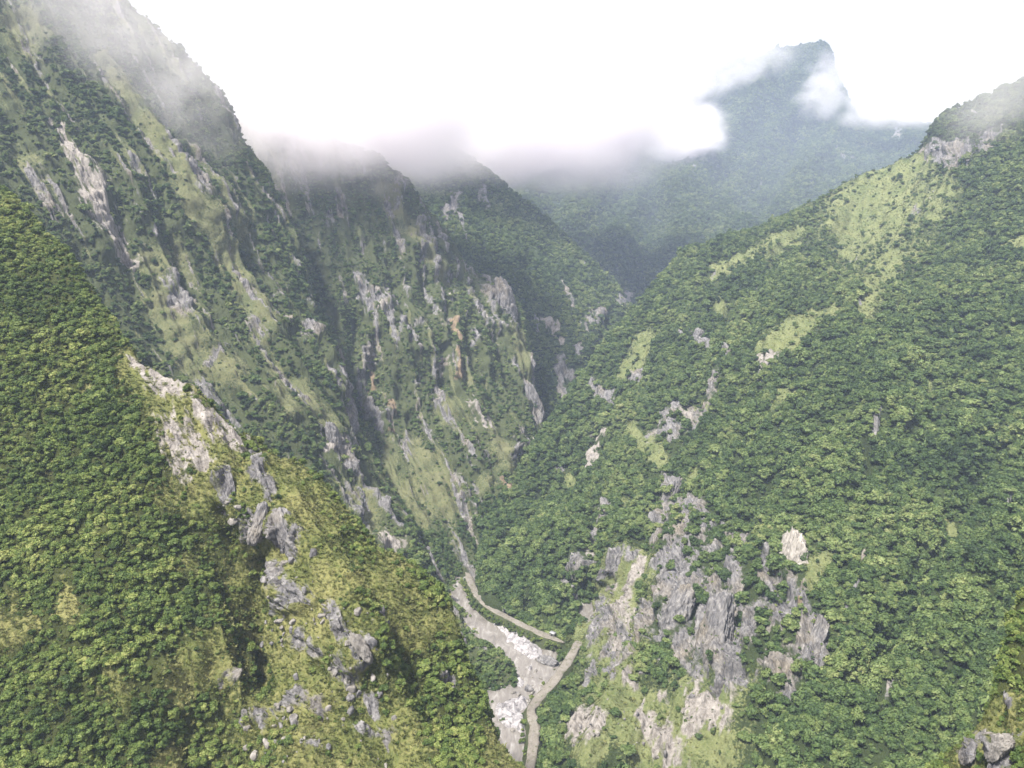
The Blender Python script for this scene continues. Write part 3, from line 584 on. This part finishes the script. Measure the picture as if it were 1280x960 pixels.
# ------------------------------------------------------------------ where plants grow
def sample(lay, n, weight_fn, seed):
    r = np.random.default_rng(seed); P = lay.P.reshape(-1, 3); Fq = lay.F
    A, B, C2, D2 = (P[Fq[:, k]] for k in range(4))
    area = 0.5 * (np.linalg.norm(np.cross(B - A, C2 - A), axis=1) + np.linalg.norm(np.cross(C2 - A, D2 - A), axis=1))
    row = np.arange(len(Fq)) // (lay.P.shape[1] - 1)
    fi = Fq[:, 0]
    w = weight_fn(lay, fi) * area; w[row < 2] = 0
    if n < 10: n = int(n * w.sum())                             # density per square metre of fully planted ground
    pick = r.choice(len(Fq), n, p=w / w.sum())
    a, b = r.random(n), r.random(n)
    Pt = (A[pick] * ((1 - a) * (1 - b))[:, None] + B[pick] * (a * (1 - b))[:, None] + C2[pick] * (a * b)[:, None] + D2[pick] * ((1 - a) * b)[:, None])
    return Pt, fi[pick]

def m(lay, k): return lay.masks[k].ravel()
def woods_w(lay, fi):
    rock = np.maximum.reduce([m(lay, 'rock'), m(lay, 'pale') * 1.1, m(lay, 'ochre')])[fi]
    clump = sstep(0.58, 0.68, fbm(lay.P.reshape(-1, 3)[fi] / 7.0 + 13, 3))
    return np.maximum(np.clip(1 - 1.35 * m(lay, 'grass')[fi], 0.015, 1), 0.35 * clump) * np.clip(1 - 1.6 * rock, 0.02, 1)
def wall_w(lay, fi):                                           # thin cover on the gorge walls, thicker in the gullies
    q = lay.P.reshape(-1, 3)[fi]
    st = fbm(np.stack([lay.s.ravel()[fi] / 9.0, q[:, 2] / 70.0, q[:, 1] / 90.0], -1), 3)
    return woods_w(lay, fi) * np.maximum(0.28 + 0.72 * sstep(0.42, 0.58, st), 1.5 * (q[:, 2] < 45))
def grass_w(lay, fi):
    rock = np.maximum.reduce([m(lay, 'rock'), m(lay, 'pale'), m(lay, 'ochre')])[fi]
    return np.clip(m(lay, 'grass')[fi] * 1.3, 0.05, 1) * np.clip(1 - 1.3 * rock, 0.1, 1)

def merged(parts):
    return tuple(np.concatenate(x) for x in zip(*parts))
def plantset(lay, n, fn, seed, smin, smax, power=2.0):
    Pt, fi = sample(lay, n, fn, seed); r = np.random.default_rng(seed + 99)
    gf = m(lay, 'grass')[fi]
    size = (smin + (smax - smin) * r.random(len(Pt)) ** power) * np.where(r.random(len(Pt)) < 0.06, 1.45, 1.0) * (0.75 + 0.5 * fbm(Pt / 40.0 + 31, 2)) * (1 - 0.35 * np.clip(gf * 1.3, 0, 1))
    return Pt, size
trees = merged([plantset(hill, 0.085, woods_w, 1, 1.3, 6.0), plantset(wall_a, 0.085, wall_w, 2, 1.2, 3.6), plantset(wall_b, 0.075, wall_w, 3, 1.1, 3.2),
                plantset(ridge_c, 0.045, woods_w, 4, 2.2, 5.2), plantset(far_hill, 0.02, woods_w, 5, 3.0, 7.5)])
shrubs = merged([plantset(spur, 0.45, woods_w, 6, 0.65, 2.6), plantset(near_bank, 0.5, woods_w, 7, 0.4, 1.8), plantset(hill, 0.02, lambda l, f: np.clip(m(l, 'grass')[f] * .5 + m(l, 'rock')[f] * .5, 0, 1), 8, .7, 1.7),
                 plantset(wall_a, 0.03, lambda l, f: np.clip(m(l, 'grass')[f] + m(l, 'rock')[f] * .4, 0, 1) * .6, 9, .7, 1.7), plantset(wall_b, 0.03, lambda l, f: np.clip(m(l, 'grass')[f] + m(l, 'rock')[f] * .4, 0, 1) * .6, 10, .7, 1.8)])
tufts = merged([plantset(spur, 1.0, grass_w, 11, 0.5, 1.3), plantset(near_bank, 1.3, grass_w, 12, 0.35, 1.0), plantset(hill, 0.10, lambda l, f: grass_w(l, f) * (m(l, 'grass')[f] > .2), 13, 0.7, 1.8)])
# verge bushes below the upper track and beside the lower road
vb = []
for ctr, nr, sides, n in ((road_up, nrm_up, ((3.4, 7.5),), 260), (road_up, nrm_up, ((-7.5, -3.2),), 200), (road_low, nrm_low, ((-8, -3.8),), 26), (road_low, nrm_low, ((3.8, 8),), 40)):
    for lo, hi in sides:
        k = rng.integers(6 if n != 260 else 44, len(ctr) - 1, n); o = rng.uniform(lo, hi, n)
        p = ctr[k] + nr[k] * o[:, None]; p[:, 2] -= 0.5 + (np.abs(o) - 3.2) * 1.05; vb.append(p)
vb = np.concatenate(vb)
shrubs = (np.vstack([shrubs[0], vb]), np.r_[shrubs[1], rng.uniform(0.8, 2.2, len(vb))])

# keep plants off the roads
def clear(ps):
    Pt, s = ps; keep = np.ones(len(Pt), bool)
    for ctr in (road_up, road_low):
        near = np.where((np.abs(Pt[:, 0] - ctr[:, 0].mean()) < 200) & (Pt[:, 2] < 40))[0]
        for c0 in range(0, len(near), 4000):
            ix = near[c0:c0 + 4000]
            dmin = np.min(np.linalg.norm(Pt[ix, None, :2] - ctr[None, :, :2], axis=-1), 1); keep[ix[dmin < 3.0 + s[ix] * .8]] = False
    keep &= Pt[:, 2] > -4
    return Pt[keep], s[keep]
trees, shrubs = clear(trees), clear(shrubs)

def in_view(Pt, margin=0):
    u, v, d = project(Pt)
    ok = (u > -margin) & (u < 1280 + margin) & (v > -margin) & (v < 960 + margin)
    return ok, u, v, d

def gn_scatter(name, label, ps, protos, seed, tilt=0.12):
    Pt, s = ps; r = np.random.default_rng(seed); n = len(Pt)
    me = bpy.data.meshes.new(name); me.vertices.add(n); me.vertices.foreach_set("co", np.ascontiguousarray(Pt, np.float32).ravel())
    def put(nm, typ, arr, key):
        at = me.attributes.new(nm, typ, 'POINT'); at.data.foreach_set(key, np.ascontiguousarray(arr).ravel())
    put("plant_kind", 'INT', r.integers(0, len(protos), n).astype(np.int32), "value")
    put("plant_size", 'FLOAT_VECTOR', (s[:, None] * np.stack([r.uniform(.65, 1.4, n), r.uniform(.65, 1.4, n), r.uniform(.7, 1.3, n)], 1)).astype(np.float32), "vector")
    put("plant_turn", 'FLOAT_VECTOR', np.stack([r.normal(size=n) * tilt, r.normal(size=n) * tilt, r.random(n) * 6.28], 1).astype(np.float32), "vector")
    o = obj(name, me); tag(o, label, None, None, "stuff")
    ng = bpy.data.node_groups.new(name, 'GeometryNodeTree')
    ng.interface.new_socket("Geometry", in_out='INPUT', socket_type='NodeSocketGeometry'); ng.interface.new_socket("Geometry", in_out='OUTPUT', socket_type='NodeSocketGeometry')
    N = ng.nodes.new; L = ng.links.new
    gi, go = N("NodeGroupInput"), N("NodeGroupOutput"); mp = N("GeometryNodeMeshToPoints"); L(gi.outputs[0], mp.inputs["Mesh"])
    ip = N("GeometryNodeInstanceOnPoints"); L(mp.outputs[0], ip.inputs["Points"])
    jn = N("GeometryNodeJoinGeometry")
    for po in reversed(protos):
        oi = N("GeometryNodeObjectInfo"); oi.inputs["Object"].default_value = po; oi.inputs["As Instance"].default_value = True
        L(oi.outputs["Geometry"], jn.inputs[0])
    L(jn.outputs[0], ip.inputs["Instance"]); ip.inputs["Pick Instance"].default_value = True
    def attr(nm, typ):
        a = N("GeometryNodeInputNamedAttribute"); a.data_type = typ; a.inputs["Name"].default_value = nm; return a.outputs["Attribute"]
    L(attr("plant_kind", 'INT'), ip.inputs["Instance Index"]); L(attr("plant_size", 'FLOAT_VECTOR'), ip.inputs["Scale"])
    er = N("FunctionNodeEulerToRotation"); L(attr("plant_turn", 'FLOAT_VECTOR'), er.inputs[0]); L(er.outputs[0], ip.inputs["Rotation"])
    L(ip.outputs[0], go.inputs[0])
    md = o.modifiers.new("scatter", 'NODES'); md.node_group = ng
    return o

def individuals(kind, ps, lay_pick, crowns, trunks, label, cat, group, nmax, names):
    """the plants that show largest become real trees with trunk and crown; the rest is returned"""
    Pt, s = ps; ok, u, v, d = in_view(Pt, 0); ok &= lay_pick(u, v, d)
    size = np.where(ok, s / d, -1); order = np.argsort(-size)[:nmax]; first = []
    for j, i in enumerate(order):
        e = bpy.data.objects.new(kind, None); COL.objects.link(e); e.empty_display_size = 0.2
        e.location = Pt[i]; sc_ = float(s[i]); e.scale = (sc_ * random.uniform(.75, 1.25), sc_ * random.uniform(.75, 1.25), sc_ * random.uniform(.75, 1.2)); e.rotation_euler = (0, 0, random.random() * 6.28)
        tag(e, label, cat, group, "thing")
        k = j % len(crowns)
        c1 = obj(names[0], crowns[k], e); t1 = obj(names[1], trunks[j % len(trunks)], e)
        if j < len(crowns): first.append(c1)
    keep = np.ones(len(Pt), bool); keep[order] = False
    return (Pt[keep], s[keep]), first

spur_crest = lambda u: np.interp(u, spur.us, spur.vc)
bank_crest = lambda u: np.where(u > near_bank.us[0], np.interp(u, near_bank.us, near_bank.vc), 2000)
trees, tree_protos = individuals("tree", trees, lambda u, v, d: (d < 720) & (u > 700) & (v < bank_crest(u) - 4), TREE_CROWNS, TREE_TRUNK,
    "round green broadleaf tree in the dense woods low on the right hillside", "tree", "large trees low on the right hillside", 300, ("crown", "trunk"))
shrubs, shrub_protos = individuals("shrub", shrubs, lambda u, v, d: (d < 400) & (u < 680) & (v > spur_crest(u) - 6), SHRUB_CROWNS, SHRUB_TRUNK,
    "bushy green shrub among the dense shrubs covering the near left spur", "shrub", "large shrubs on the near left spur", 300, ("crown", "stem"))
print("trees", len(trees[0]), "shrubs", len(shrubs[0]), "tufts", len(tufts[0]))
gn_scatter("forest", "dense broadleaf forest covering the gorge walls and hillsides", trees, tree_protos, 21)
gn_scatter("shrubbery", "shrub cover on the spur, crags and road verges", shrubs, shrub_protos, 22, 0.25)
tuft = obj("grass_tuft", tuft_mesh(1)); tp, tn = surf(spur, 400, 900); tuft.location = tp; tuft.scale = (.6, .6, .6)
tag(tuft, "yellow green grass tuft on the rocky lower part of the near spur", "grass tuft", None, "thing")
gn_scatter("grass", "yellow green tussock grass on the spur and the right bank", tufts, [tuft], 23, 0.3)

# ------------------------------------------------------------------ crags, boulders, roadside hut
def rock_mesh(name, seed, mat, elong=(1, 1, 1), sub=4, rough=0.35):
    """angular rock: a ball cut by random joint planes and roughened"""
    r = np.random.default_rng(seed); n = 10 * sub + 8
    th = np.linspace(0, 2 * np.pi, 2 * n, endpoint=False); ph = np.linspace(0.02, np.pi - 0.02, n)
    TH, PH = np.meshgrid(th, ph); d = np.stack([np.cos(TH) * np.sin(PH), np.sin(TH) * np.sin(PH), np.cos(PH)], -1)
    rad = np.ones(TH.shape)
    for k in range(16):
        nr = r.normal(size=3); nr[2] *= 0.45; nr /= np.linalg.norm(nr); h = r.uniform(0.5, 0.9)
        c = d @ nr; rad = np.where(c > 0.05, np.minimum(rad, h / np.maximum(c, 0.05)), rad)
    strat = fbm(d * np.array([5, 5, 1.8]) + seed * 3.1, 4, 0.6, True) - 0.5
    rad = rad * (1 + rough * strat + 0.14 * (fbm(d * 7 + seed, 3) - 0.5))
    P = d * rad[..., None] * np.array(elong)
    R, C = TH.shape; idx = np.arange(R * C).reshape(R, C); nx = np.roll(idx, -1, 1)
    Fq = np.stack([idx[:-1], idx[1:], nx[1:], nx[:-1]], -1).reshape(-1, 4)
    return mesh_from_arrays(name, P.reshape(-1, 3), Fq, [mat], smooth=False)

def crag(label, lay, u, v, wpx, hpx, seed, mat, thick=0.45, cat="rock crag", lean=0.0):
    p, nr = surf(lay, u, v); d = project(p)[2]
    me = rock_mesh("crag", seed, mat, sub=5, rough=0.5)
    o = obj("crag", me); w, h = wpx * d / F * .5, hpx * d / F * .5
    yaw = math.atan2(nr[0], -nr[1]); o.location = p - nr * w * thick * 0.55
    o.scale = (w, w * thick + h * .15, h * 1.1); o.rotation_euler = (-0.30, lean, yaw)
    return tag(o, label, cat, None, "thing")
crag("pale fresh rock slab with cream streaks on the right hillside", hill, 986, 708, 50, 72, 43, M_FRESH, 0.35, "rock slab", -0.3)
crag("tall grey pinnacle on the edge of the right cliff above the gorge", hill, 831, 622, 22, 62, 12, M_ROCK, 0.8)
crag("big dark overhanging crag in the middle of the right cliffs", hill, 902, 812, 66, 96, 13, M_ROCK, 0.5)
crag("broad grey crag left of the dark overhanging crag", hill, 850, 780, 40, 74, 14, M_ROCK, 0.45)
crag("grey crag at the right end of the cliff band under the woods", hill, 1020, 808, 36, 66, 15, M_ROCK, 0.5)
crag("rounded grey buttress above the bend of the river road", hill, 776, 838, 56, 50, 16, M_ROCK, 0.5)
crag("small flat grey cliff high on the right hillside under the trees", hill, 872, 425, 26, 22, 17, M_ROCK, 0.5)
crag("dark rock buttress with a shadowed side at the end of the middle gorge wall", wall_b, 662, 508, 20, 62, 18, M_ROCK, 0.6)
crag("striped grey cliff at the top of the middle gorge wall", wall_b, 622, 385, 34, 50, 19, M_ROCK, 0.4)
crag("dark cliff beside the near spur crest on the gorge wall", wall_a, 408, 562, 30, 46, 20, M_ROCK, 0.5)
crag("heaped grey crag on top of the spur spine", spur, 355, 668, 34, 56, 21, M_ROCK, 0.5, lean=-0.3)
crag("paler grey crag left of the heaped crag on the spur spine", spur, 318, 655, 24, 46, 22, M_ROCK, 0.5, lean=0.2)
crag("dark jagged crag below the pale scree on the spur", spur, 285, 615, 30, 44, 23, M_ROCK, 0.5, lean=-0.3)
crag("smooth pale slab near the lower end of the spur spine", spur, 442, 812, 20, 44, 24, M_PALEROCK, 0.35, "rock slab", -0.45)
crag("grey crag in the grass at the lower right corner", near_bank, 1212, 942, 30, 30, 29, M_ROCK, 0.4, lean=0.5)
crag("pale grey rock cut off by the right picture edge", near_bank, 1272, 950, 44, 44, 31, M_PALEROCK, 0.4, lean=0.7)

BOULDERS = [rock_mesh("boulder", 60 + k, M_ROCK if k % 2 else M_PALEROCK, (1, .8, .75), 1, 0.3) for k in range(8)]
def boulders(lay, spots, n, smin, smax, seed, label, group):
    r = np.random.default_rng(seed); k = 0
    while k < n:
        u0, v0, rad = spots[r.integers(len(spots))]
        a, q = r.random() * 6.28, rad * math.sqrt(r.random()); p, nr = surf(lay, u0 + q * math.cos(a), v0 + q * math.sin(a))
        s_ = smin + (smax - smin) * r.random() ** 2.5
        o = obj("boulder", BOULDERS[r.integers(8)]); o.location = p + nr * s_ * 0.15; o.scale = (s_, s_ * r.uniform(.7, 1), s_ * r.uniform(.7, 1.2))
        o.rotation_euler = (r.normal() * .3, r.normal() * .3, r.random() * 6.28)
        tag(o, label, "boulder", group, "thing"); k += 1
boulders(spur, [(355, 690, 40), (370, 740, 45), (420, 800, 50), (440, 850, 40), (390, 890, 50), (350, 920, 40), (460, 920, 40), (340, 790, 25), (285, 640, 20)], 170, 0.4, 2.2, 1,
         "weathered boulder in the yellow grass on the rocky spine of the near spur", "boulders on the spur spine")
boulders(hill, [(785, 760, 40), (790, 830, 40), (870, 900, 50), (800, 920, 50), (730, 915, 25), (840, 950, 40)], 130, 0.6, 2.6, 2,
         "weathered boulder in the stony grass below the right cliffs", "boulders below the right cliffs")
r = np.random.default_rng(5)
for k in range(90):
    u0, v0, rad = [(640, 800, 20), (665, 815, 14), (640, 895, 22), (650, 865, 16), (610, 755, 8), (592, 730, 7), (672, 850, 14), (655, 835, 14)][r.integers(8)]
    a, q = r.random() * 6.28, rad * math.sqrt(r.random()); v0 += q * math.sin(a)
    o = obj("boulder", BOULDERS[2 * r.integers(4)]); s_ = 0.5 + 2.4 * r.random() ** 3
    o.location = place(u0 + q * math.cos(a), v0, dist_at_height(v0, 0.2)); o.scale = (s_, s_ * .8, s_ * r.uniform(.5, .9)); o.rotation_euler = (0, 0, r.random() * 6.28)
    tag(o, "pale boulder lying in the silty river", "boulder", "boulders in the river bed", "thing")

for (u0, v0, sc3, lab) in [(683, 828, (13, 4.5, 4.5), "long dark rock ledge at the water's edge under the upper track"), (661, 862, (4, 3, 3), "small dark rock in the middle of the pale river bed"), (611, 760, (5, 3, 3), "grey rock at the narrow upstream end of the river")]:  # the long ledge is added where a dark shadow lies by the water
    o = obj("river_rock", rock_mesh("river_rock", int(u0), M_ROCK, sub=3, rough=0.45)); o.location = place(u0, v0, dist_at_height(v0, 0.5)); o.scale = sc3; o.rotation_euler = (0, 0, -0.7)
    tag(o, lab, "rock", None, "thing")
M_CONC = bpy.data.materials.new("weathered_concrete"); t = NT(M_CONC); pos = t.n("ShaderNodeNewGeometry").outputs["Position"]
t.surface(t.mix(t.noise(pos, 0.8, 4, 0.6), rgba(0.16, 0.157, 0.15), rgba(0.26, 0.255, 0.245)), 0.85)
M_DARK = bpy.data.materials.new("dark_opening"); t = NT(M_DARK); t.surface(rgba(0.03, 0.03, 0.032), 0.6)
M_ROOF = bpy.data.materials.new("tin_roof"); t = NT(M_ROOF); t.surface(rgba(0.28, 0.285, 0.30), 0.5)
def bx(lo, hi):
    x0, y0, z0 = lo; x1, y1, z1 = hi
    V = np.array([(x0, y0, z0), (x1, y0, z0), (x1, y1, z0), (x0, y1, z0), (x0, y0, z1), (x1, y0, z1), (x1, y1, z1), (x0, y1, z1)], float)
    return V, np.array([(3, 2, 1, 0), (4, 5, 6, 7), (0, 1, 5, 4), (1, 2, 6, 5), (2, 3, 7, 6), (3, 0, 4, 7)])
def boxes(name, lst, mat, parent):
    Vs, Fs, n = [], [], 0
    for lo, hi in lst:
        V, Fq = bx(lo, hi); Vs.append(V); Fs.append(Fq + n); n += 8
    return obj(name, mesh_from_arrays(name, np.vstack(Vs), np.vstack(Fs), [mat], smooth=False), parent)
def roadside(name, label, cat, k, side, yaw=0.0):
    e = bpy.data.objects.new(name, None); COL.objects.link(e); e.location = road_up[k] + nrm_up[k] * side
    dv = road_up[min(k + 1, len(road_up) - 1)] - road_up[k - 1]; e.rotation_euler = (0, 0, math.atan2(dv[1], dv[0]) + yaw); tag(e, label, cat, None, "thing"); return e
hut = roadside("roadside_hut", "small white hut beside the end of the upper gravel track", "hut", len(road_up) - 8, 2.6)
boxes("wall", [((-1.8, -1.3, -0.4), (1.8, 1.3, 2.3))], M_CONC, hut); boxes("door", [((-0.5, -1.36, 0), (0.4, -1.303, 1.9))], M_DARK, hut)
boxes("window", [((0.8, -1.36, 0.9), (1.5, -1.303, 1.6))], M_DARK, hut); boxes("roof", [((-2.2, -1.8, 2.303), (2.2, 1.8, 2.5))], M_ROOF, hut)
tun = roadside("tunnel_portal", "small concrete rock shelter over the upper track at the cliff foot", "tunnel portal", 50, 3.2)
boxes("arch", [((-3, -0.8, -1), (-2.2, 2.5, 2.8)), ((2.2, -0.8, -1), (3, 2.5, 2.8)), ((-3, -0.8, 2.803), (3, 2.5, 3.6))], M_CONC, tun); boxes("opening", [((-2.19, 0.4, -0.8), (2.19, 2.4, 2.79))], M_DARK, tun)

# ------------------------------------------------------------------ air: haze box, cloud bank, wisps
def box_mesh(name, lo, hi, mat):
    x0, y0, z0 = lo; x1, y1, z1 = hi
    V = np.array([(x0, y0, z0), (x1, y0, z0), (x1, y1, z0), (x0, y1, z0), (x0, y0, z1), (x1, y0, z1), (x1, y1, z1), (x0, y1, z1)])
    Fq = np.array([(3, 2, 1, 0), (4, 5, 6, 7), (0, 1, 5, 4), (1, 2, 6, 5), (2, 3, 7, 6), (3, 0, 4, 7)])
    return mesh_from_arrays(name, V, Fq, [mat], smooth=False)
M_HAZE = bpy.data.materials.new("haze_air"); t = NT(M_HAZE)
pv = t.n("ShaderNodeVolumePrincipled"); pv.inputs["Color"].default_value = (0.60, 0.73, 1.0, 1); pv.inputs["Density"].default_value = HAZE
pv.inputs["Anisotropy"].default_value = 0.1
t.l(pv.outputs[0], t.n("ShaderNodeOutputMaterial").inputs["Volume"])
zmax = max(float(l.P[..., 2].max()) for l in LAYERS)
hz = obj("haze", box_mesh("haze", (-4900, -700, -61), (4900, 4000, max(zmax, 900) + 25), M_HAZE))
tag(hz, "thin bluish haze filling the valley air", None, None, "stuff")

def cloud(name, label, px, d, size, dens, nscale, cover=0.5, soft=0.35, tilt=0.0, seedv=0.0, tint=(0.998, 0.975, 0.999)):
    """soft cloud: even-coloured volume whose density thins out towards the hull and breaks up with noise"""
    mt = bpy.data.materials.new(name); t = NT(mt)
    oc = t.n("ShaderNodeTexCoord").outputs["Object"]; pos = t.n("ShaderNodeNewGeometry").outputs["Position"]
    sx = t.n("ShaderNodeSeparateXYZ"); t.l(oc, sx.inputs[0])
    ofs = t.n("ShaderNodeVectorMath", operation='ADD'); t.l(pos, ofs.inputs[0]); ofs.inputs[1].default_value = (seedv, seedv * .7, 0)
    nz = t.noise(t.scaled(ofs.outputs[0], (1, 1, 1.5)), nscale, 4, 0.58, 0.4)
    edge = None
    for k in range(3):
        a = t.math('SUBTRACT', 1.0, t.math('ABSOLUTE', sx.outputs[k]))
        edge = a if edge is None else t.math('MINIMUM', edge, a)
    r2 = t.n("ShaderNodeVectorMath", operation='LENGTH'); t.l(oc, r2.inputs[0])
    rr = t.math('SUBTRACT', 1.15, r2.outputs["Value"])
    edge = t.math('MINIMUM', edge, rr)
    e2 = t.math('DIVIDE', edge, soft)
    f = t.sstep(0.0, 1.0, t.math('ADD', t.math('MULTIPLY', e2, 0.9), t.math('MULTIPLY', t.math('SUBTRACT', nz, 1.0 - cover), 3.2)))
    f = t.math('MULTIPLY', t.math('MULTIPLY', f, t.sstep(0.0, 1.0, e2)), dens)
    pv = t.n("ShaderNodeVolumePrincipled"); pv.inputs["Color"].default_value = (*tint, 1); pv.inputs["Anisotropy"].default_value = 0.0
    t.l(f, pv.inputs["Density"]); t.l(pv.outputs[0], t.n("ShaderNodeOutputMaterial").inputs["Volume"])
    o = obj(name, box_mesh(name, (-1, -1, -1), (1, 1, 1), mt))
    o.location = place(px[0], px[1], d); o.scale = size; o.rotation_euler = (0, tilt, 0)
    tag(o, label, None, None, "stuff"); return o
cloud("cloud_bank", "white stratus bank hiding the top of the middle gorge wall", (445, 104), 1005, (200, 195, 158), 0.017, 0.012, 0.58, 0.55, 0.0, 0)
cloud("cloud_bank", "soft grey lilac cloud bank between the middle gorge wall and the dark ridge", (545, 126), 1370, (240, 130, 170), 0.008, 0.010, 0.58, 0.55, 0.0, 130)
cloud("cloud_bank", "lilac white cloud bank over the dark ridge at the gorge head", (672, 108), 1650, (390, 280, 250), 0.012, 0.008, 0.58, 0.55, 0.0, 300)
cloud("cloud_puff", "bright white cloud puff in front of the far mountain", (858, 168), 2450, (150, 130, 115), 0.024, 0.012, 0.54, 0.7, 0.0, 70)
cloud("cloud_wisp", "lilac cloud wisps clinging to the far peak", (905, 88), 2950, (400, 160, 120), 0.005, 0.010, 0.50, 0.7, math.radians(-20), 150)
cloud("cloud_wisp", "torn cloud wisp beside the far summit", (1032, 110), 2900, (120, 120, 170), 0.006, 0.012, 0.52, 0.7, math.radians(20), 250)
cloud("cloud_wisp", "low cloud wisp on the saddle right of the far summit", (1120, 138), 2750, (250, 120, 80), 0.012, 0.012, 0.54, 0.7, 0, 350)
cloud("mist", "thin grey mist drifting over the top of the left gorge wall", (160, 40), 780, (180, 60, 115), 0.008, 0.016, 0.52, 0.7, math.radians(35), 450)
cloud("mist", "faint mist on the right ridge at the picture edge", (1275, 110), 1020, (150, 70, 95), 0.0045, 0.02, 0.54, 0.7, math.radians(-20), 550)
cloud("mist", "thin blue mist in the upper valley before the far mountain", (900, 230), 2250, (850, 420, 400), 0.00020, 0.004, 1.0, 0.7, 0, 650, (0.74, 0.80, 1.0))
